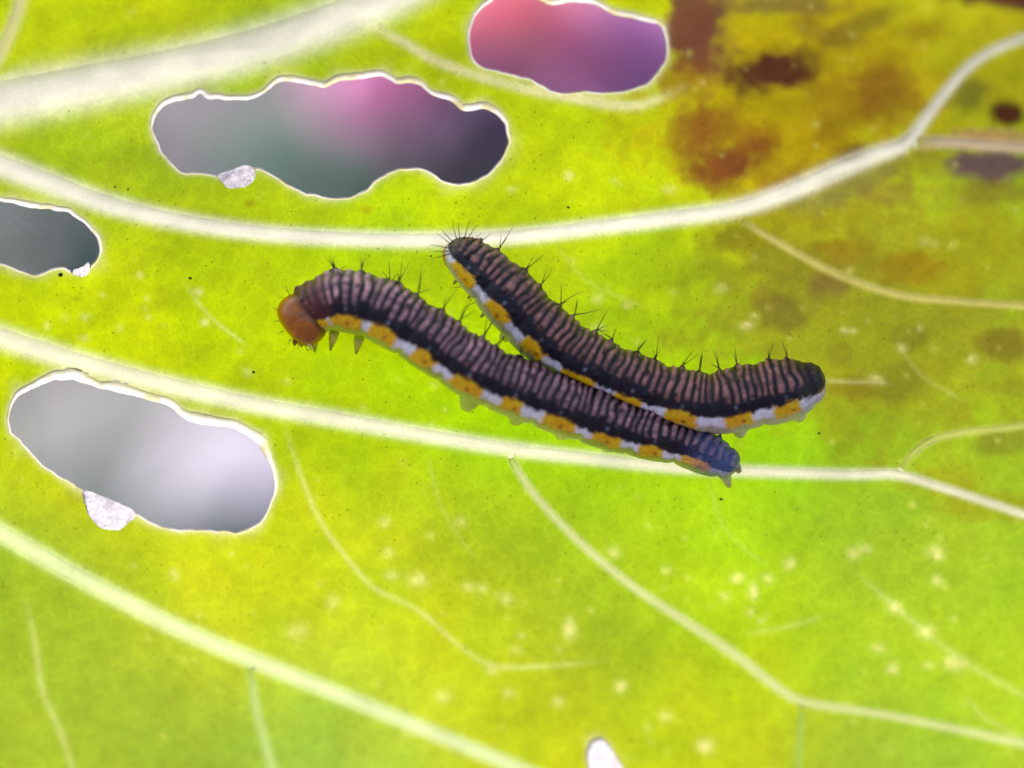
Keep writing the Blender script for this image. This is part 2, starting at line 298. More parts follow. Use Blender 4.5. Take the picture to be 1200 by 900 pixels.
def seg_dist(X, Y, P, closed=False):
    """distance to a polyline and the fraction of index along it"""
    best = np.full(X.shape, 1e9); idx = np.zeros(X.shape)
    n = len(P); m = n if closed else n - 1
    for i in range(m):
        a = P[i]; b = P[(i + 1) % n]; d = b - a; l2 = d @ d + 1e-12
        t = np.clip(((X - a[0]) * d[0] + (Y - a[1]) * d[1]) / l2, 0, 1)
        q = np.hypot(X - a[0] - t * d[0], Y - a[1] - t * d[1])
        k = q < best; best[k] = q[k]; idx[k] = i + t[k]
    return best, idx
def inside(X, Y, P):
    r = np.zeros(X.shape, bool); n = len(P); j = n - 1
    for i in range(n):
        (xi, yi), (xj, yj) = P[i], P[j]
        if yi != yj: r ^= ((yi > Y) != (yj > Y)) & (X < (xj - xi) * (Y - yi) / (yj - yi) + xi)
        j = i
    return r

def leaf_bend(x, y):
    """the leaf's gentle curve: it falls away at the top right and towards the bottom"""
    x = np.asarray(x, float); y = np.asarray(y, float)
    return (-150 * sm((x - 620) / 760) * sm((430 - y) / 560) - 120 * sm((y - 520) / 560)
            - 60 * sm((230 - y) / 420) - 90 * sm((-x) / 420) - 60 * sm((x - 1000) / 500) + 26 * np.exp(-((x - 300) / 420) ** 2 - ((y - 400) / 260) ** 2))
BLOTS.sort(key=lambda b: -b[2] * b[3])    # wide faint stains first, small dark spots over them
def lit_base_colour(x, y):
    B = np.array(BASE_LIT, float); c = lin(B[:, 2:]); s = 0.0; w = 0.0
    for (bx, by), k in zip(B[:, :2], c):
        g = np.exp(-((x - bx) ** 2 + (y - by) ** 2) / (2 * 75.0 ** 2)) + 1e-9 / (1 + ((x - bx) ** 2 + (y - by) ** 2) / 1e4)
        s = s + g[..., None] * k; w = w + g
    c = s / w[..., None] * np.array([0.975, 1.015, 1.0]); lo = sm((y - 470) / 160)[..., None]      # yellower, duller lower down
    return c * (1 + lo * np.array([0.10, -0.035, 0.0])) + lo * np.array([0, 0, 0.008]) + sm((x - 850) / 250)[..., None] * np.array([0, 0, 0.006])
KT = 0.328        # photograph's linear value -> leaf colour, mixed-in light and shade included
VS = []          # splined veins
for nm, pts, colr in VEINS:
    P = np.array(pts, float); n = int(sum(np.hypot(*np.diff(P[:, :2], axis=0).T)) / 6)
    R, s = spline(P, n); VS.append((nm, R, lin(colr)))

# ---- blade grid
GX = np.arange(-330, 1461, 3.0); GY = np.arange(-230, 1081, 3.0)
X, Y = np.meshgrid(GX, GY, indexing='ij'); NX, NY = X.shape
hd = np.full(X.shape, 1e9); hside = np.zeros(X.shape)
for P, (O_, lw) in zip(HC, LIP):
    x0, y0 = P.min(0) - 45; x1, y1 = P.max(0) + 45
    m = (X > x0) & (X < x1) & (Y > y0) & (Y < y1)
    d, i = seg_dist(X[m], Y[m], P, True); d = np.where(inside(X[m], Y[m], P), -d, d) - np.interp(i, np.arange(len(lw) + 1), np.r_[lw, lw[0]]) + 0.25
    hd[m] = np.where(np.abs(d) < np.abs(hd[m]), d, hd[m])
vd = np.full(X.shape, 1e9); vr = np.full(X.shape, 9.0); vc = np.zeros(X.shape + (3,)); vw = np.zeros(X.shape); vk = np.zeros(X.shape)
for nm, R, c in VS:
    w = R[:, 2]
    x0, y0 = R[:, :2].min(0) - 90; x1, y1 = R[:, :2].max(0) + 90
    m = (X > x0) & (X < x1) & (Y > y0) & (Y < y1)
    RR = R[np.unique(np.r_[np.arange(0, len(R), 3), len(R) - 1])]; d, i = seg_dist(X[m], Y[m], RR[:, :2]); ww = np.interp(i, np.arange(len(RR)), RR[:, 2])
    e = np.where((i <= 0) | (i >= len(RR) - 1), d + 1, d - 0.72 * ww); k = e < vd[m]
    a = vd[m]; a[k] = e[k]; vd[m] = a
    vk[m] = np.maximum(vk[m], np.exp(-(d / ww / 0.92) ** 2.8)); vw[m] = np.maximum(vw[m], ww * 0.05 * np.exp(-(d / (1.5 * ww)) ** 2))
    a = vc[m]; a[k] = c * (1.0 + 0.4 * sm((ww[k] - 4) / 9))[:, None]; vc[m] = a
pd = np.full(X.shape, 1e9)
for P in PC:
    x0, y0 = P.min(0) - 20; x1, y1 = P.max(0) + 20; m = (X > x0) & (X < x1) & (Y > y0) & (Y < y1)
    d, _ = seg_dist(X[m], Y[m], P, True); d = np.where(inside(X[m], Y[m], P), -d, d); pd[m] = np.minimum(pd[m], d + 1.0)
cut = np.minimum(np.minimum(hd, vd), pd)                 # < 0: hole, or vein core (the vein is a mesh of its own)
def vein_mix(r):                         # pigment fades from the vein into the blade
    return np.exp(-(np.abs(r) / 0.92) ** 2.8)
def blade_colour(x, y, fine=True):
    c = lit_base_colour(x, y)
    v = fbm(x, y, 90, 3, 4)[..., None]
    c = c * (0.91 + 0.20 * v)
    mott = fbm(x, y, 16, 11, 3)[..., None]; c = c * (0.94 + 0.12 * mott)
    hue = (fbm(x, y, 48, 17, 2)[..., None] - 0.5)
    c = c * (1 + hue * np.array([0.2, 0.04, 0.0]))
    for bx, by, rx, ry, an, colr, st in BLOTS:
        if st <= 0: continue
        a = math.radians(an); dx = x - bx; dy = y - by
        u = (dx * math.cos(a) + dy * math.sin(a)) / rx; w = (-dx * math.sin(a) + dy * math.cos(a)) / ry
        q = np.sqrt(u * u + w * w); q = 0.86 * q + ((fbm(x, y, 30, 40, 4) - 0.5) * 1.0 + (noise2(x, y, 11, 44) - 0.5) * 0.3) * sm(q / 0.7)
        k = (min(1, st * 1.15) * (1 - sm((q - 0.45) / 0.85)))[..., None]
        c = c * (1 - k) + lin(colr) * k
    for fx, fy, rx, ry, st in FLECKS:
        q = ((x - fx) / rx) ** 2 + ((y - fy) / ry) ** 2
        k = (0.9 * st * np.exp(-q * 1.6 - (fbm(x, y, 7, 60, 2) - 0.5) * 2.2 * (q > 0.15)) * (q < 6))[..., None].clip(0, 1)
        c = c * (1 - k) + lin((250, 250, 165)) * k
    return c
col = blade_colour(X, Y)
# many tiny pale flecks scattered over the blade
for _ in range(420):
    fx, fy = rng.uniform(-250, 1400), rng.uniform(-150, 1000); r = rng.uniform(1.8, 5.0); st = rng.uniform(0.08, 0.4)
    i0, i1 = int((fx + 330) / 3) - 7, int((fx + 330) / 3) + 8; j0, j1 = int((fy + 230) / 3) - 7, int((fy + 230) / 3) + 8
    i0 = max(i0, 0); j0 = max(j0, 0); sx = (slice(i0, i1), slice(j0, j1))
    k = (st * np.exp(-((X[sx] - fx) ** 2 + (Y[sx] - fy) ** 2) / (r * r)))[..., None]
    col[sx] = col[sx] * (1 - k) + lin((244, 248, 130)) * k
for P, w, st in FINE:
    R, _ = spline(P, 60); d, i = seg_dist(X, Y, R)
    fade = np.clip(np.minimum(i, 59 - i) / 8, 0.15, 1)
    k = (st * fade * 0.7 * np.exp(-(d / w) ** 2) * (0.6 + 0.8 * fbm(X, Y, 14, 80, 2)))[..., None].clip(0, 0.9)
    col = col * (1 - k) + lin((246, 250, 180)) * k
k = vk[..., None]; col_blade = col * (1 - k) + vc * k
hk = (0.7 * np.exp(-np.clip(hd, 0, 99) / (1.6 + 4 * noise2(X, Y, 22, 5) ** 2)))[..., None]   # dried, bleached tissue round the bites
col_blade = col_blade * (1 - hk) + lin((244, 244, 196)) * hk

def relief(x, y, vd_, vw_):
    """puckering between the veins, a soft swell along each vein"""
    return (fbm(x, y, 130, 21, 3) - 0.5) * 16 + (fbm(x, y, 22, 25, 2) - 0.5) * 1.5 + vw_
Zb = leaf_bend(X, Y) + relief(X, Y, vd, vw)
def leaf_z(x, y):
    """height of the blade at any pixel, by bilinear lookup"""
    i = np.clip((np.asarray(x, float) + 330) / 3, 0, NX - 1.001); j = np.clip((np.asarray(y, float) + 230) / 3, 0, NY - 1.001)
    a = i.astype(int); b = j.astype(int); f = i - a; g = j - b
    return (Zb[a, b] * (1 - f) + Zb[a + 1, b] * f) * (1 - g) + (Zb[a, b + 1] * (1 - f) + Zb[a + 1, b + 1] * f) * g
# outline of the leaf, outside the frame
ox = (X - 565) / 870; oy = (Y - 425) / 630
rr = (np.abs(ox) ** 2.6 + np.abs(oy) ** 2.6) ** (1 / 2.6); ang = np.arctan2(oy, ox)
outl = rr > 0.985 + 0.02 * np.sin(ang * 9) + 0.012 * np.sin(ang * 23 + 1)

GROUND_Z = -0.095
stalk = W(*np.array([(-330, 170, 0)]).T)[0]
leaf = empty('cabbage_leaf', (-0.052, 0.006, GROUND_Z), 'large yellow-green leaf with pale veins, chewed holes and brown blotches', 'leaf')
F = gridfaces(NX, NY); cf = cut.ravel(); keep = ~outl.ravel()[F].any(1); F = F[keep]
pos = (cf[F] >= 0).sum(1); full = F[pos == 4]; part = F[(pos > 0) & (pos < 4)]
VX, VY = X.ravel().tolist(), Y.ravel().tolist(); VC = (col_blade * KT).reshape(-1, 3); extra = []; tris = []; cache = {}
for quad in part.tolist():               # trim the cells that the holes and veins cut through
    poly = []
    for i in range(4):
        p, q = quad[i], quad[(i + 1) % 4]; cp, cq = cf[p], cf[q]
        if cp >= 0: poly.append(p)
        if (cp >= 0) != (cq >= 0):
            key = (min(p, q), max(p, q))
            if key not in cache:
                t = cp / (cp - cq); cache[key] = len(VX); extra.append((p, q, t))
                VX.append(VX[p] + (VX[q] - VX[p]) * t); VY.append(VY[p] + (VY[q] - VY[p]) * t)
            poly.append(cache[key])
    tris += [(poly[0], poly[i], poly[i + 1]) for i in range(1, len(poly) - 1)]
E = np.array([(p, q) for p, q, t in extra]); Et = np.array([t for p, q, t in extra])[:, None]
VC = np.vstack([VC, VC[E[:, 0]] * (1 - Et) + VC[E[:, 1]] * Et]); VX = np.array(VX); VY = np.array(VY)
T3 = np.vstack([full[:, [0, 1, 2]], full[:, [0, 2, 3]], np.array(tris)])
ids = np.unique(T3); remap = np.full(len(VX), -1); remap[ids] = np.arange(len(ids))
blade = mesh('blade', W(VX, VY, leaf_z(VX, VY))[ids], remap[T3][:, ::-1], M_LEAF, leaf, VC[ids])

# ---- veins: raised ridges, each its own mesh
for nm, R, c in VS:
    n = len(R); T = np.gradient(R[:, :2], axis=0); T /= np.hypot(T[:, 0], T[:, 1])[:, None]
    Nn = np.stack([-T[:, 1], T[:, 0]], 1); us = np.linspace(-0.726, 0.726, 19)
    wob = 1 + 0.04 * (fbm(np.arange(n) * 6.0, np.zeros(n), 40, 91, 2) - 0.5)
    w = R[:, 2]
    px = R[:, None, 0] + us[None] * w[:, None] * Nn[:, None, 0]; py = R[:, None, 1] + us[None] * w[:, None] * Nn[:, None, 1]
    endt = np.clip(np.minimum(np.arange(n), n - 1 - np.arange(n)) / 4.0, 0.0, 1)[:, None]
    h = w[:, None] * 0.05 * (1 - (us[None] / 0.726) ** 2) * (0.1 + 0.9 * endt)
    pz = leaf_z(px, py) + h + 0.04
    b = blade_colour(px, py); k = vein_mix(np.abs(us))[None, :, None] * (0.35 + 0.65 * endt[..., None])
    streak = 0.92 + 0.16 * fbm(np.arange(n)[:, None] * 2.0 + 0 * us[None], us[None] * 30 + 0 * R[:, :1], 12, 95, 2)[..., None]
    cc = b * (1 - k) + c * (1.0 + 0.4 * sm((w - 4) / 9))[:, None, None] * streak * k
    for bx, by, rx, ry, an, colr, st in [b for b in BLOTS if b[2] < 90]:        # stains run over the veins, fainter
        q = np.hypot((px - bx) / rx, (py - by) / ry); kk = (0.35 * st * (1 - sm(q - 0.2)))[..., None]; cc = cc * (1 - kk) + lin(colr) * kk
    V = W(px, py, pz).reshape(-1, 3)
    # lie on the leaf only where there is leaf
    ok = np.ones((n, 19), bool)
    for P, (O_, lw) in zip(HC, LIP): ok &= ~inside(px, py, P + O_ * (lw * 0.8)[:, None])
    Fv = gridfaces(n, 19); Fv = Fv[ok.ravel()[Fv].all(1)]
    mesh(nm, V, Fv, M_VEIN, leaf, (cc * KT).reshape(-1, 3))

# ---- bitten edges: an uneven pale lip round each hole, thick where the tissue curls
for P, (O, r) in zip(HC, LIP):
    n = len(P); us = np.linspace(0, 1, 8); q = P[:, None] + (us[None, :, None] * r[:, None, None]) * O[:, None]
    zz_ = leaf_z(q[..., 0], q[..., 1]) + 0.3 + np.sin(us * math.pi)[None] * (0.16 * r)[:, None] - (us == 0)[None] * 1.0   # the inner edge turns back
    V = W(q[..., 0], q[..., 1], zz_); idx = np.arange(n * 8).reshape(n, 8)
    Fr = np.stack([idx[:, :-1], idx[:, 1:], np.roll(idx, -1, 0)[:, 1:], np.roll(idx, -1, 0)[:, :-1]], -1).reshape(-1, 4)
    okr = np.ones(q.shape[:2], bool)
    for PP in PC: okr &= ~inside(q[..., 0], q[..., 1], PP)
    Fr = Fr[okr.ravel()[Fr].all(1)]
    ku = sm((us - 0.45) / 0.55)[None, :, None]; bc = blade_colour(q[..., 0], q[..., 1]) * 0.25 + lin((244, 244, 196)) * 0.75
    rc = lin((250, 250, 246)) * (0.9 + 0.2 * fbm(q[..., 0], q[..., 1], 7, 52, 2)[..., None]); tn = (0.8 * sm((fbm(q[..., 0], q[..., 1], 20, 57, 3) - 0.55) / 0.15))[..., None]; rc = rc * (1 - tn) + lin((222, 214, 150)) * tn
    mesh('bitten_edge', V.reshape(-1, 3), Fr, M_VEIN, leaf, ((rc * (1 - ku) * 1.15 + bc * ku) * KT * 1.25).reshape(-1, 3))

# ---- dry papery skin left at the edges of the bites
for P in PAPERS:
    Q = resample_closed(P, 3.0); c0 = Q.mean(0); rings = 8; n = len(Q); pts = []
    for j in range(rings + 1):
        t = j / rings; pts.append(c0 + (Q - c0) * t)
    pts = np.array(pts); z = leaf_z(pts[..., 0], pts[..., 1]) + 2.2 + 3.0 * (fbm(pts[..., 0], pts[..., 1], 9, 70, 2) - 0.4)
    V = W(pts[..., 0], pts[..., 1], z).reshape(-1, 3)
    mesh('papery_skin', V, gridfaces(rings + 1, n, True), M_PAPER, leaf)

# ---- silk across the small hole, droppings, stalk
for a, b in (((-6, 236), (34, 276)), ((12, 246), (52, 268)), ((46, 268), (74, 284))):
    P = np.linspace(a, b, 12); P[:, 1] += np.sin(np.linspace(0, math.pi, 12)) * 1.6
    tube('silk_thread', W(P[:, 0], P[:, 1], leaf_z(P[:, 0], P[:, 1]) - 3), np.full(12, 0.32 * S), M_PAPER, leaf, 5)
for x, y, r in ((71, 322, 2.6), (223, 326, 1.7), (666, 243, 1.5), (297, 436, 1.6), (740, 868, 1.4), (845, 585, 1.8), (960, 508, 1.6), (135, 219, 1.2), (150, 222, 1.2), (505, 300, 1.2)):
    a = np.linspace(0, 2 * math.pi, 8, endpoint=False); V = []
    for j, (rr_, hz) in enumerate(((1.0, 0), (0.9, .5), (0.45, .95), (0.05, 1.05))):
        V.append(W(x + r * rr_ * np.cos(a) * 1.15, y + r * rr_ * np.sin(a), leaf_z(x, y) + hz * r))
    mesh('dark_speck', np.array(V).reshape(-1, 3), gridfaces(4, 8, True), M_SPECK, leaf)
zz = float(leaf_z(-330, 170))
ST, _ = spline([(-322, 168, zz, 30), (-420, 196, zz - 30, 34), (-470, 300, zz - 60, 38), (-480, 700, zz - 80, 44), (-478, 1500, zz - 90, 52), (-470, 2420, zz - 90, 62)], 40)
tube('stalk', W(ST[:, 0], ST[:, 1], ST[:, 2]), ST[:, 3] * S, M_STALK, leaf, 16)

# ---------------------------------------------------------------- caterpillars
def body_colours(s, phi, Ltot, seg0, per, style):
    """pigment and painted glints by distance along the body s and angle from the back phi (degrees); also the relief"""
    sg = (s - seg0) / per; fr = sg - np.floor(sg)
    jf = 0.16 * (noise2(sg * 1.0 + 50, sg * 0, 1.0, 184 + style) - 0.5)
    wob = (noise2(s * 1.0, phi * 0.6, 16, 120 + style) - 0.5)
    # transverse wrinkles, six or so to a segment, broken and uneven
    ringc = 6.0 * (sg + 0.03 * np.sin(2 * math.pi * sg)) + wob * 0.6 + 0.7 * (noise2(s, s * 0, 34, 122 + style) - 0.5)
    rid = 0.5 + 0.5 * np.cos(2 * math.pi * ringc)
    brk = noise2(s, phi * 1.3, 11, 130 + style); rid = sm((rid - 0.08) * 1.25) * (0.3 + 1.0 * brk)
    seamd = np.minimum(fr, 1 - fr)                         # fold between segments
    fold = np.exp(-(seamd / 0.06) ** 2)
    ap = np.abs(phi)
    edge = 45 + 6 * (noise2(s, s * 0, 19, 140 + style) - 0.5) * 2 + 14 * (noise2(s, phi, 5, 141 + style) - 0.5)
    dors = 1 - sm((ap - edge + 5) / 10)
    ylo = 74 + 5 * (noise2(s, s * 0, 13, 150 + style) - 0.5) * 2 + 9 * (noise2(s, phi, 4, 152 + style) - 0.5) + 3 * np.cos(2 * math.pi * fr); yhi = 99 + 5 * (noise2(s, s * 0, 10, 151 + style) - 0.5) * 2 + 12 * (noise2(s, phi, 5, 153 + style) - 0.5)
    yl = sm((ap - ylo + 3) / 6) * (1 - sm((ap - yhi + 7) / 15))
    bel = sm((ap - yhi + 7) / 15)
    big = fbm(s, phi, 40, 160 + style, 3)[..., None]
    light = lin((186, 136, 134) if style == 0 else (174, 118, 102)) * (0.6 + 0.8 * big) * (0.7 + 0.6 * noise2(s, phi, 4, 165)[..., None])
    dark = lin((14, 5, 8))
    cd = dark * (1 - rid[..., None]) + light * rid[..., None]
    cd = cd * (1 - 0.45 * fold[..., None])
    navy = lin((9, 8, 24)) * (0.5 + 1.0 * noise2(s, phi, 6, 170)[..., None])
    c = navy * (1 - dors[..., None]) + cd * dors[..., None]
    ym = sm((0.35 + 0.16 * (1 - sm((s - 60) / 70)) * (style == 0) + 0.16 * (noise2(np.floor(sg) * 7.3, np.floor(sg) * 3.1, 1.0, 183 + style) - 0.5) - np.abs(fr - 0.5 + jf) + 0.08 * (noise2(s, phi, 9, 180) - 0.5)) / 0.10)
    yel = lin((250, 178, 0)) * 1.3 * (0.72 + 0.5 * noise2(s, phi * 1.4, 6, 181)[..., None])
    whi = lin((250, 244, 246)) * (0.82 + 0.4 * noise2(s, phi, 6, 182)[..., None])
    cy_ = whi * (1 - ym[..., None]) + yel * ym[..., None]
    dot = np.exp(-((fr - 0.58) * per / 2.6) ** 2 - ((ap - 88) / 5.0) ** 2)
    cy_ = cy_ * (1 - 0.9 * np.clip(dot, 0, 1)[..., None]) + lin((60, 26, 10)) * 0.9 * np.clip(dot, 0, 1)[..., None]
    c = c * (1 - yl[..., None]) + cy_ * yl[..., None]
    cb = lin((196, 216, 66) if style == 0 else (204, 200, 150)) * (0.8 + 0.4 * big)
    c = c * (1 - bel[..., None]) + cb * bel[..., None]
    disp = dors * (1.9 * rid - 0.9) - 1.5 * fold + yl * 1.2 * ym - 0.4 + 1.1 * (fbm(s, phi, 9, 190 + style, 2) - 0.5) \
        + 1.6 * np.sin(math.pi * fr) ** 0.7
    tub = np.zeros(s.shape)
    for tf, tp, tr in TUBER:
        d2 = ((fr - tf) * per / tr) ** 2 + ((phi - tp) * 0.62 / tr) ** 2
        tub = np.maximum(tub, np.exp(-d2 ** 1.5))
    c = c * (1 - 0.88 * tub[..., None]) + lin((16, 12, 16)) * 0.88 * tub[..., None]
    pore_glint = np.exp(-(((fr - 0.5) * per / 2.0) ** 2 + ((phi - 59) * 0.62 / 2.4) ** 2) ** 1.5)        # pale breathing pores, with white glints painted on them
    c = c * (1 - 0.5 * pore_glint[..., None] * noise2(s, s * 0, 40, 199)[..., None]) + lin((196, 198, 214)) * 0.5 * pore_glint[..., None] * noise2(s, s * 0, 40, 199)[..., None]
    disp = disp + 3.0 * tub + 1.2 * pore_glint
    return c, disp
TUBER = [(0.30, -44, 4.2), (0.70, -38, 3.6), (0.34, -14, 3.0), (0.66, 14, 2.8), (0.32, 40, 3.2), (0.74, 58, 3.0)]
ROLL = 45.0
def build_body(name, spine, seg0, per, style, parent, special, push=None, lift=0.0):
    L0 = int(sum(np.hypot(*np.diff(np.array(spine)[:, :2], axis=0).T)) / 1.15)
    R, s = spline(spine, L0); n = len(R); k = 120
    r = np.clip(R[:, 2], 0, None) * 0.955
    T = np.gradient(R[:, :2], axis=0); T = np.stack([np.convolve(np.pad(T[:, j], 12, 'edge'), np.ones(25) / 25, 'valid') for j in (0, 1)], 1)
    T /= np.hypot(T[:, 0], T[:, 1])[:, None]; Nn = np.stack([-T[:, 1], T[:, 0]], 1)
    al = np.linspace(-180, 180, k, endpoint=False)
    phi = (al + ROLL + 180) % 360 - 180
    Sg, Ph = np.meshgrid(s, phi, indexing='ij')
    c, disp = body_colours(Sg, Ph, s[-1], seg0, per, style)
    c = np.clip(special(c, Sg, Ph, s[-1]), 0, 0.92)
    damp = np.clip(r / 14, 0, 1)[:, None]
    rad = r[:, None] + disp * damp
    a = np.radians(al)[None]
    zl = leaf_z(R[:, 0], R[:, 1])
    zl = np.convolve(np.pad(zl, 20, 'edge'), np.ones(41) / 41, 'valid')
    zc_ = zl + np.maximum(r * 0.93, special.zmin) + lift * np.sin(np.linspace(0, math.pi, n))
    px = R[:, None, 0] + rad * np.sin(a) * Nn[:, None, 0]; py = R[:, None, 1] + rad * np.sin(a) * Nn[:, None, 1]
    pz = zc_[:, None] + rad * np.cos(a)
    pz = np.maximum(pz, leaf_z(px, py) + 0.3)
    if push is not None:                                       # soft body pressed against its neighbour
        Q = np.stack([px, py, pz], -1); C0, rA = push
        d2 = ((Q[:, :, None, :] - C0[None, None, ::6]) ** 2).sum(-1); j = d2.argmin(-1) * 6
        v = Q - C0[j]; d = np.linalg.norm(v, axis=-1); need = rA[j] + 2.6
        f = np.where(d < need, need / np.maximum(d, 1e-3), 1.0)[..., None]
        Q = C0[j] + v * f; px, py, pz = Q[..., 0], Q[..., 1], Q[..., 2]; pz = np.maximum(pz, leaf_z(px, py) + 0.3)
    V = W(px, py, pz)
    Vv = V.reshape(-1, 3); Fq = gridfaces(n, k, True)
    V2 = np.vstack([Vv, V[0].mean(0), V[-1].mean(0)])
    c2 = np.vstack([c.reshape(-1, 3), c[0].mean(0), c[-1].mean(0)])
    i0 = len(Vv); caps = [(i, (i + 1) % k, i0, i0) for i in range(k)]
    b = (n - 1) * k
    F = Fq[:, ::-1].tolist() + [[i0, (i + 1) % k, i] for i in range(k)] + [[b + i, b + (i + 1) % k, i0 + 1] for i in range(k)]
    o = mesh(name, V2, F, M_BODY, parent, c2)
    cen = np.stack([R[:, 0], R[:, 1], zc_], 1)
    return dict(s=s, R=R, N=Nn, T=T, cen=cen, r=r, seg0=seg0, per=per, px=px, py=py, pz=pz, al=al)
def at(B, s0, alpha, rad=1.0):
    i = int(np.argmin(np.abs(B['s'] - s0))); a = math.radians(alpha)
    n3 = np.array([B['N'][i, 0] * math.sin(a), B['N'][i, 1] * math.sin(a), math.cos(a)])
    j = int(np.argmin(np.abs(B['al'] - ((alpha + 180) % 360 - 180))))
    return np.array([B['px'][i, j], B['py'][i, j], B['pz'][i, j]]), n3, np.array([B['T'][i, 0], B['T'][i, 1], 0])
def bristle(p, d, length, parent, r0=0.72):
    d = d / np.linalg.norm(d); side = np.cross(d, rng.normal(size=3)); side /= np.linalg.norm(side) + 1e-9
    t = np.linspace(0, 1, 6)[:, None]
    P = p + d * (t * length - 1.0) + side * (t ** 2) * length * rng.uniform(0.0, 0.18)
    P[:, 2] = np.maximum(P[:, 2], leaf_z(P[:, 0], P[:, 1]) + 1.0)
    tube('bristle', W(P[:, 0], P[:, 1], P[:, 2]), (r0 * (1 - 0.8 * t[:, 0])) * S, M_BRISTLE, parent, 5)
def bristles(B, parent, s_from, s_to):
    nseg = int((B['s'][-1] - B['seg0']) / B['per']) + 2
    for q in range(-1, nseg):
        for tf, tp, tr in TUBER:
            s0 = B['seg0'] + (q + tf) * B['per']
            if not (s_from < s0 < s_to): continue
            p, n3, t3 = at(B, s0, tp - ROLL)
            m = int(rng.integers(2, 4)) if tp < -30 else 1
            for _ in range(m):
                d = n3 + rng.normal(size=3) * (0.42 if tp < -30 else 0.22) + np.array([0, -0.15, 0.1])
                bristle(p, d, rng.uniform(12, 36) if tp < -30 else rng.uniform(9, 19), parent)
def ellipsoid(name, c, ax, dirs, mat, parent, colfn, shape=None, nu=48, nv=40):
    u = np.linspace(0, 2 * math.pi, nu, endpoint=False); v = np.linspace(0.02, math.pi - 0.02, nv)
    Vv, U = np.meshgrid(v, u, indexing='ij')
    q = np.stack([np.sin(Vv) * np.cos(U), np.sin(Vv) * np.sin(U), np.cos(Vv)], -1)
    if shape is not None: q = shape(q)
    P = np.array(c) + sum(q[..., i:i + 1] * ax[i] * np.array(dirs[i]) for i in range(3))
    F = gridfaces(nv, nu, True).tolist() + [list(range(nu))[::-1], list(range((nv - 1) * nu, nv * nu))]
    return mesh(name, W(P[..., 0], P[..., 1], P[..., 2]).reshape(-1, 3), F, mat, parent, colfn(q).reshape(-1, 3))
def leg(name, p0, p1, r0, r1, parent, c0, c1, bulge=0.25):
    t = np.linspace(0, 1, 12)[:, None]; P = np.array(p0) * (1 - t) + np.array(p1) * t
    r = r0 * (1 - t[:, 0]) + r1 * t[:, 0] + bulge * r0 * np.sin(math.pi * t[:, 0]) * (1 - t[:, 0]); r[-1] *= 0.5
    k = 14; c = lin(c0) * (1 - t ** 3) + lin(c1) * t ** 3
    tube(name, W(P[:, 0], P[:, 1], P[:, 2]), r * S, M_LEG, parent, k, np.repeat(c, k, 0))

def special_front(c, s, phi, L):
    a = (1 - sm((s - 16) / 26))[..., None] * (np.abs(phi) < 75)[..., None]             # reddish neck shield
    sh = lin((100, 44, 40)) * (0.45 + 1.0 * fbm(s, phi, 12, 210, 3)[..., None])
    c = c * (1 - 0.85 * a) + sh * 0.85 * a
    b = (sm((s - (L - 78)) / 55) * (np.abs(phi) < 150))[..., None]                        # slate-blue sheen painted on the tail
    tail_sheen = lin((92, 112, 160)) * (0.5 + 0.9 * fbm(s, phi, 10, 215, 3)[..., None])
    return c * (1 - 0.62 * b) + tail_sheen * 0.62 * b
special_front.zmin = 20.0
def special_back(c, s, phi, L):
    b = (sm((s - (L - 34)) / 14) * (np.abs(phi) < 82))[..., None]                         # black plate on the tail
    c = c * (1 - 0.85 * b) + lin((22, 14, 18)) * 0.85 * b
    w = (sm((s - (L - 40)) / 14) * (phi > 82))[..., None]
    c = c * (1 - 0.7 * w) + lin((206, 200, 206)) * 0.7 * w
    a = (1 - sm((s - 6) / 16))[..., None] * (np.abs(phi) < 70)[..., None]
    return c * (1 - 0.6 * a) + lin((58, 38, 40)) * 0.6 * a
special_back.zmin = 24.0

SPA = [(357,368,26.5),(366,362,31),(380,356,35),(398,352.5,37),(438,360,38.5),(470,377,37.5),(502,397,37),(564,437,36.5),(610,456,36),(648,471,35.5),(700,490,34),(750,506,31),(797,519,27),(830,533,24.5),(850,542,21),(859,547,15),(864,550,3)]
SPB = [(527,285,6),(530,288,15),(537,294,22),(552,307,27.5),(570,322,32.5),(590,341,35.5),(612,365,36.5),(636,389,36.5),(676,418,36),(723,442,36),(781,463,36),(820,472,37),(846,472,38),(880,464,39),(910,459,38.5),(936,453,34),(953,448,26),(963,445,16),(967,444,4)]
def base_of(x, y): return tuple(W(x, y, leaf_z(x, y)).reshape(3))
catA = empty('caterpillar', base_of(610, 456), 'caterpillar with bare orange-brown head showing and bluish sheen painted on its tail end, lying on a pale vein', 'caterpillar', 'caterpillars on the leaf')
A = build_body('body', SPA, 24.0, 57.0, 0, catA, special_front, lift=22.0)
catB = empty('caterpillar', base_of(723, 442), 'caterpillar with tucked-in bristly head end touching the upper vein and blunt black tail', 'caterpillar', 'caterpillars on the leaf')
Bd = build_body('body', SPB, 6.0, 60.0, 1, catB, special_back, push=(A['cen'], A['r']))
bristles(A, catA, 22, A['s'][-1] - 20); bristles(Bd, catB, 26, Bd['s'][-1] - 24)
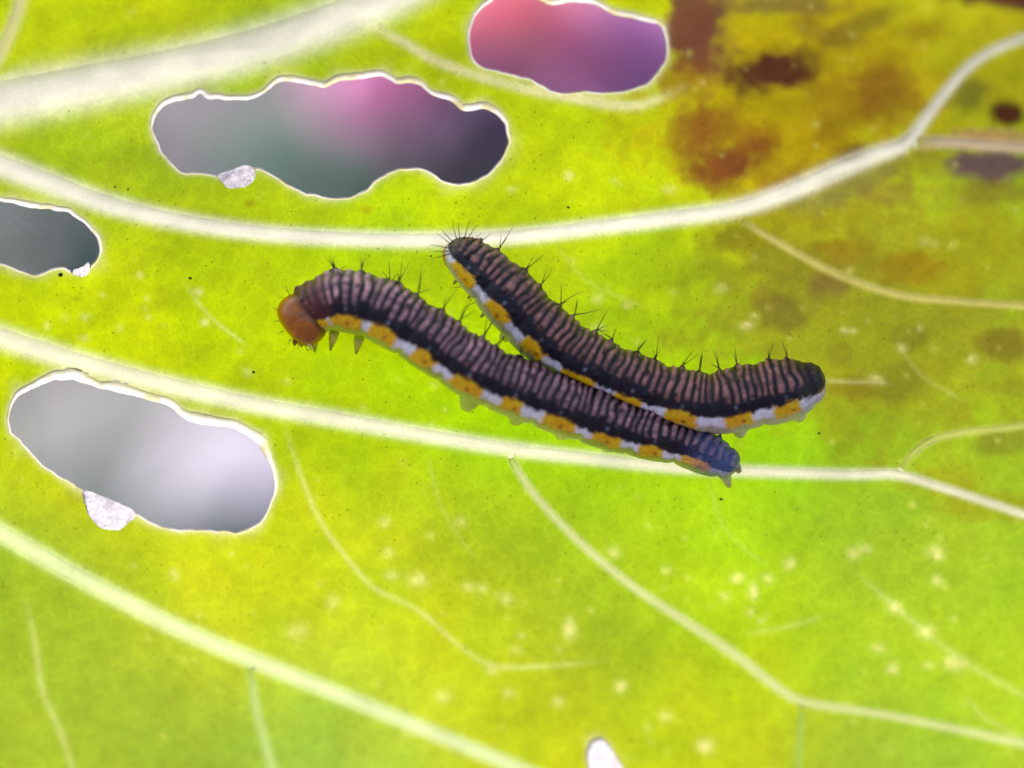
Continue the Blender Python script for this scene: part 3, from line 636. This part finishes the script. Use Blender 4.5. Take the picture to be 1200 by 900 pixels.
# extra bristles fanning from the tucked-in end and the front of the other
for ang_ in np.linspace(-200, 10, 13):
    a = math.radians(ang_ + rng.uniform(-7, 7)); z0 = leaf_z(540, 292) + 30
    p = np.array([540 + 15 * math.cos(a), 294 + 15 * math.sin(a), z0 + 8]); bristle(p, np.array([math.cos(a), math.sin(a), rng.uniform(-0.1, 0.5)]), rng.uniform(16, 28), catB)
for x, y, dx, dy, l in ((394,316,-0.5,-0.85,26),(393,316,-0.3,-0.9,18),(396,316,0.55,-0.5,14),(341,347,-0.4,-0.9,18),(339,349,-0.9,-0.4,12),(343,346,0.1,-1,9),(457,324,-0.05,-1,24),(460,325,0.5,-0.7,12),(456,324,-0.7,-0.6,14)):
    z0 = leaf_z(x, y) + 32; bristle(np.array([x, y + 3, z0]), np.array([dx, dy, 0.15]), l, catA)
for x, y, dx, dy, l in ((560,352,-0.8,0.5,18),(548,335,-0.9,0.2,20),(576,378,-0.5,0.85,18),(590,395,-0.4,0.9,14),(540,318,-1,0.1,16)):
    bristle(np.array([x, y, leaf_z(x, y) + 22.0]), np.array([dx, dy, 0.1]), l, catB, 0.7)

# heads
hzA = float(leaf_z(354, 373)) + 30
du = np.array([0.62, 0.78, 0]); dv = np.array([-0.78, 0.62, 0]); dz = np.array([0, 0, 1.0])
def headshape(q):
    f = np.clip(q[..., 1], 0, 1)
    q = np.sign(q) * np.abs(q) ** 0.84; q = q / np.linalg.norm(q, axis=-1, keepdims=True) ** 0.55; q[..., 1] *= 1 - 0.16 * np.clip(q[..., 1], 0, 1) ** 2; q[..., 1] *= 1 - 0.10 * (q[..., 2] ** 2) ; cleft = np.exp(-(q[..., 0] * 0.0 + (q[..., 0] + 0.15) / 0.07) ** 2) * 0.03
    return q * (1 - cleft * np.clip(q[..., 2], 0, 1))[..., None]
def headcol(q):
    x, y, z = q[..., 0], q[..., 1], q[..., 2]
    c = lin((174, 100, 4)) * (0.72 + 0.5 * fbm(x * 30, y * 30 + z * 19, 9, 230, 3))[..., None]
    low = sm((x - 0.3) / 0.7)[..., None] * sm((y - 0.1) / 0.7)[..., None]
    c = c * (1 - 0.35 * low) + lin((96, 56, 8)) * 0.35 * low
    seam = (0.55 * np.exp(-((x + 0.12 + 0.1 * y) / 0.035) ** 2) * (z > 0) + 0.35 * np.exp(-((x - 0.15 - 0.35 * y) / 0.035) ** 2) * (y > 0) * (z > 0))[..., None]
    c = c * (1 - seam) + lin((80, 40, 8)) * seam
    back = sm((-y - 0.15) / 0.3)[..., None]
    return c * (1 - 0.7 * back) + lin((60, 26, 20)) * 0.7 * back
hA = ellipsoid('head', (353.5, 375, hzA), (33, 27, 29), (du, dv, dz), M_HEAD, catA, headcol, headshape)
def on_head(a, b, c_=None):
    q = np.array([a, b, math.sqrt(max(0, 1 - a * a - b * b))]); return np.array((353.5, 375, hzA)) + q[0] * 33 * du + q[1] * 27 * dv + q[2] * 29 * dz
for a_, b_ in ((0.72, -0.10), (0.76, 0.08), (0.72, 0.24)):      # little black eyes
    p = on_head(a_, b_)
    ellipsoid('eye', p, (1.5, 1.5, 1.3), (du, dv, dz), M_BRISTLE, hA, lambda q: np.zeros(q.shape), nu=10, nv=8)
for (a_, b_, l) in ((-0.5, 0.84, 8), (-0.1, 0.96, 9), (0.3, 0.92, 8), (0.6, 0.75, 9), (0.8, 0.55, 8), (-0.8, 0.55, 8), (0.92, 0.3, 8)):
    p = on_head(a_, b_); d = p - np.array((353.5, 375, hzA)); bristle(p, d, l, catA, 0.7)
for k_, (x, y, dx, dy) in enumerate(((346, 399, -1, 6), (353, 400, 0.5, 6.5), (360, 398, 2, 6))):
    leg('mouthpart', (x, y, hzA + 2), (x + dx, y + dy, hzA - 4), 3.4, 1.2, hA, (140, 84, 12), (40, 24, 10))
leg('antenna', on_head(0.80, 0.40), on_head(0.80, 0.40) + np.array([3, 8, 2]), 1.8, 0.8, hA, (220, 190, 120), (60, 40, 20))
p = np.array([377.0, 380.0, hzA + 19]); ellipsoid('highlight_bump', p, (3.4, 2.6, 2.0), (du, dv, dz), M_BODY, catA, lambda q: np.zeros(q.shape) + lin((214, 212, 226)), nu=14, nv=10)  # pale bump standing in for a highlight at the head's edge
hzB = float(leaf_z(538, 302)) + 17
def headcolB(q): return lin((190, 122, 20)) * (0.7 + 0.5 * fbm(q[..., 0] * 30, q[..., 1] * 30, 9, 240, 3))[..., None]
ellipsoid('head', (537, 303, hzB), (21, 17, 16), (np.array([0.62, 0.78, 0]), np.array([-0.78, 0.62, 0]), dz), M_HEAD, catB, headcolB)

# legs: three pointed pairs behind the head, stubby prolegs under the middle, claspers at the tail
def zf(x, y): return float(leaf_z(x, y)) + 0.8
for (x0, y0, x1, y1) in ((368, 393, 369, 413), (392, 388, 387, 411), (421, 396, 417, 415)):
    leg('leg', (x0, y0, zf(x0, y0) + 16), (x1, y1, zf(x1, y1)), 6.0, 1.1, catA, (206, 210, 80), (60, 60, 16))
    leg('leg', (x0 + 12, y0 - 22, zf(x0, y0) + 14), (x1 + 14, y1 - 24, zf(x1, y1)), 6.0, 1.1, catA, (206, 210, 80), (60, 60, 16))
for (x0, y0, x1, y1) in ((553, 463, 545, 479), (608, 481, 603, 495), (661, 498, 657, 512), (714, 513, 711, 526)):
    leg('proleg', (x0, y0, zf(x0, y0) + 14), (x1, y1, zf(x1, y1) + 3), 11, 7.5, catA, (214, 236, 84), (200, 236, 60), 0.5)
    leg('proleg', (x0 + 22, y0 - 26, zf(x0, y0) + 12), (x1 + 22, y1 - 28, zf(x1, y1) + 3), 11, 7.5, catA, (214, 236, 84), (200, 236, 60), 0.5)
leg('clasper', (848, 552, zf(848, 552) + 12), (855, 571, zf(855, 571) + 1), 7, 3.2, catA, (206, 212, 130), (180, 180, 80))
leg('clasper', (860, 544, zf(860, 544) + 9), (867, 553, zf(867, 553) + 1), 6, 3, catA, (150, 150, 100), (120, 120, 50))
for (x0, y0, x1, y1) in ((545, 318, 531, 333), (560, 336, 548, 350), (577, 358, 563, 372)):
    leg('leg', (x0, y0, zf(x0, y0) + 14), (x1, y1, zf(x1, y1)), 5.5, 1.1, catB, (200, 196, 130), (30, 30, 12))
for (x0, y0, x1, y1) in ((600, 384, 590, 397), (868, 496, 867, 510), (935, 480, 937, 491)):
    leg('proleg', (x0, y0, zf(x0, y0) + 14), (x1, y1, zf(x1, y1) + 3), 10, 6.5, catB, (226, 228, 170), (200, 220, 90))

# ---------------------------------------------------------------- behind the leaf, far out of focus
def sheet(name, pts, mat, kind=None, parent=None):
    o = mesh(name, np.array(pts), [list(range(len(pts)))], mat, parent, smooth=False)
    if kind: o['kind'] = kind
    return o
M_SOIL = plain_material('garden_soil', (0.075, 0.062, 0.095), (0.115, 0.095, 0.14), 60, 0.9, 0.6, 0.01)
def ground_z(x, y):
    """flat in front, then a bank rising behind the plants"""
    return GROUND_Z + 0.577 * 0.5 * ((np.asarray(y, float) - 0.30) + np.sqrt((np.asarray(y, float) - 0.30) ** 2 + 0.004)) * (1 - sm((np.asarray(y, float) - 0.9) / 3.0) * 0.8)
gxs = np.linspace(-4, 4, 161); gys = np.r_[np.linspace(-4, -0.5, 20), np.linspace(-0.45, 1.4, 160), np.linspace(1.5, 7, 24)]
GXX, GYY = np.meshgrid(gxs, gys, indexing='ij')
gz = ground_z(GXX, GYY) + (fbm(GXX * 100, GYY * 100, 9, 300, 3) - 0.5) * 0.012
g = mesh('ground', np.stack([GXX, GYY, gz], -1).reshape(-1, 3), gridfaces(len(gxs), len(gys)), M_SOIL); g['kind'] = 'structure'

def bgpos(px, py, y):            # where a pixel's ray meets depth y behind the leaf
    k = (DPX * S + y) / (DPX * S); return np.array([(px - 600) * S * k, y, (450 - py) * S * k])
def on_ground(px, py):           # where a pixel's ray meets the bank
    y = np.linspace(0.05, 3, 4000); z = (450 - py) * S * (DPX * S + y) / (DPX * S); i = int(np.argmax(z < ground_z(0, y)))
    return bgpos(px, py, float(y[i]))
def stone(px, py, rpx, asp, c1, c2, label, up=0.0):
    p = on_ground(px, py) + up * np.array([0, -0.5, 0.87]); k = (DPX * S + p[1]) / (DPX * S); r = rpx * S * k; n = 26
    u = np.linspace(0, 2 * math.pi, n, endpoint=False); v = np.linspace(0.01, math.pi - 0.01, 18); Vv, U = np.meshgrid(v, u, indexing='ij')
    q = np.stack([np.sin(Vv) * np.cos(U), np.sin(Vv) * np.sin(U), np.cos(Vv)], -1)
    q *= (0.88 + 0.26 * fbm(q[..., 0] * 10 + q[..., 2] * 7, q[..., 1] * 10 + q[..., 2] * 5, 6, int(px), 3))[..., None]
    P = p + q[..., :1] * r * np.array([1, 0, 0]) + q[..., 1:2] * r * asp * 1.7 * np.array([0, 0.87, 0.5]) + q[..., 2:] * 0.14 * r * np.array([0, -0.5, 0.87])
    o = mesh('stone', P.reshape(-1, 3), gridfaces(18, n, True)[:, ::-1], plain_material('stone', c1, c2, 55, 0.8, 0.4, 0.002))
    o['label'] = label; o['category'] = 'stone'; o['group'] = 'stones on the bank'; return o
stone(150, 545, 210, 0.72, (0.10, 0.13, 0.112), (0.155, 0.148, 0.17), 'wide flat grey-green stone behind the lowest chewed hole, blurred')
stone(285, 590, 105, 0.9, (0.36, 0.34, 0.42), (0.43, 0.41, 0.49), 'small pale lilac stone lying on the wide flat one, blurred', up=0.0075)
stone(225, 150, 70, 1.2, (0.062, 0.062, 0.078), (0.08, 0.08, 0.096), 'blue-grey stone behind the left end of the long wavy hole, blurred')
stone(345, 130, 62, 1.5, (0.075, 0.06, 0.066), (0.1, 0.08, 0.086), 'brownish stone behind the long wavy hole, blurred')
stone(480, 185, 80, 0.9, (0.12, 0.09, 0.13), (0.16, 0.12, 0.17), 'dusky mauve stone behind the long wavy hole, blurred')
stone(60, 290, 50, 0.8, (0.12, 0.115, 0.13), (0.16, 0.15, 0.17), 'dull grey stone behind the small hole at the pale vein, blurred')

def blossom(px, py, y, size, c1, c2, label):
    p = bgpos(px, py, y); t = empty('blossom', (p[0], y, GROUND_Z), label, 'flower', 'flowers behind the leaf')
    mp_ = leaf_material('petal', flat=c1, trans=0.6, gain_d=1.0, grain=0.1)
    h = p[2] - GROUND_Z
    st, _ = spline([(p[0] + 0.01, y + 0.02, GROUND_Z - 0.004), (p[0] + 0.012, y + 0.016, GROUND_Z + h * 0.5), (p[0], y + 0.004, p[2])], 14)
    tube('stem', st[:, :3], np.full(14, 0.0016), M_STALK, t, 7)
    for i in range(6):
        a0 = i * math.pi / 3 + px; us, vs_ = np.linspace(0, 1, 9), np.linspace(-1, 1, 9); U, Vv = np.meshgrid(us, vs_, indexing='ij')
        wd = size * 0.62 * np.sin(math.pi * np.clip(U * 0.82 + 0.08, 0, 1)) ** 0.7
        rx = U * size; ry = Vv * wd; dy = -0.25 * size * np.sin(U * 2.2) + 0.12 * size * Vv ** 2 + 0.02 * size * np.sin(9 * Vv + i)
        P = np.stack([p[0] + rx * math.cos(a0) - ry * math.sin(a0), y + dy + 0.0006 * i, p[2] + rx * math.sin(a0) + ry * math.cos(a0)], -1)
        mesh('petal', P.reshape(-1, 3), gridfaces(9, 9), mp_, t)
    u = np.linspace(0, 2 * math.pi, 10, endpoint=False)
    V = np.array([[(p[0] + r_ * size * math.cos(q), y - z_ * size, p[2] + r_ * size * math.sin(q)) for q in u] for r_, z_ in ((0.16, 0.0), (0.15, 0.2), (0.08, 0.28), (0.01, 0.3))])
    mesh('centre', V.reshape(-1, 3), gridfaces(4, 10, True), plain_material('flower_centre', (0.5, 0.3, 0.1), (0.6, 0.4, 0.15), 300), t)
PK = ((0.95, 0.46, 0.55), 0); MG = ((0.78, 0.42, 0.66), 0); PU = ((0.56, 0.31, 0.58), 0)
for a in ((590, 20, 0.30, 0.020, *PK, 'coral pink blossom behind the upper hole, blurred'), (655, 45, 0.33, 0.020, (0.80,0.40,0.54), 0, 'rose blossom between the coral and the purple one, blurred'),
          (735, 70, 0.30, 0.019, *PU, 'purple blossom behind the right end of the upper hole, blurred'), (475, 105, 0.30, 0.019, *MG, 'magenta blossom behind the long wavy hole, blurred'), (572, 150, 0.26, 0.013, (0.20,0.14,0.24), 0, 'dark purple blossom behind the long wavy hole, blurred')):
    blossom(*a)
M_TEAL = leaf_material('bluish_leaf', flat=(0.11, 0.165, 0.15), trans=0.35, gain_d=1.0, gloss=0.004, rough=0.7, grain=0.1)
def weed(px, py, y, hgt, n, label):
    p = bgpos(px, py, y); t = empty('garden_plant', (p[0], y, GROUND_Z), label, 'plant', 'plants behind the leaf')
    top = p[2] + 0.5 * hgt
    tube('stem', np.linspace((p[0], y, GROUND_Z - 0.003), (p[0], y, top), 10), np.linspace(0.0024, 0.001, 10), M_STALK, t, 7)
    for i in range(n):
        z0 = p[2] - 0.5 * hgt + hgt * (i + 0.5) / n; a0 = i * 2.4; ln = 0.030
        U, Vv = np.meshgrid(np.linspace(0, 1, 9), np.linspace(-1, 1, 7), indexing='ij'); wd = 0.013 * np.sin(math.pi * np.clip(U, 0.02, 0.98)) ** 0.8
        P = np.stack([p[0] + U * ln * math.cos(a0) - Vv * wd * math.sin(a0), y + U * ln * math.sin(a0) * 0.7 + Vv * wd * math.cos(a0) * 0.5, z0 + 0.02 * U - 0.02 * U ** 2 + Vv * wd * 0.75], -1)
        mesh('leaf', P.reshape(-1, 3), gridfaces(9, 7), M_TEAL, t)
weed(420, 245, 0.27, 0.014, 5, 'bluish green plant behind the middle of the long wavy hole, blurred')
weed(530, 225, 0.27, 0.010, 4, 'bluish green plant behind the right end of the long wavy hole, blurred')
weed(5, 262, 0.26, 0.030, 6, 'bluish green plant behind the small hole beside the pale vein, blurred')
weed(185, 650, 0.28, 0.010, 3, 'bluish green plant beside the pale lilac stone, blurred')
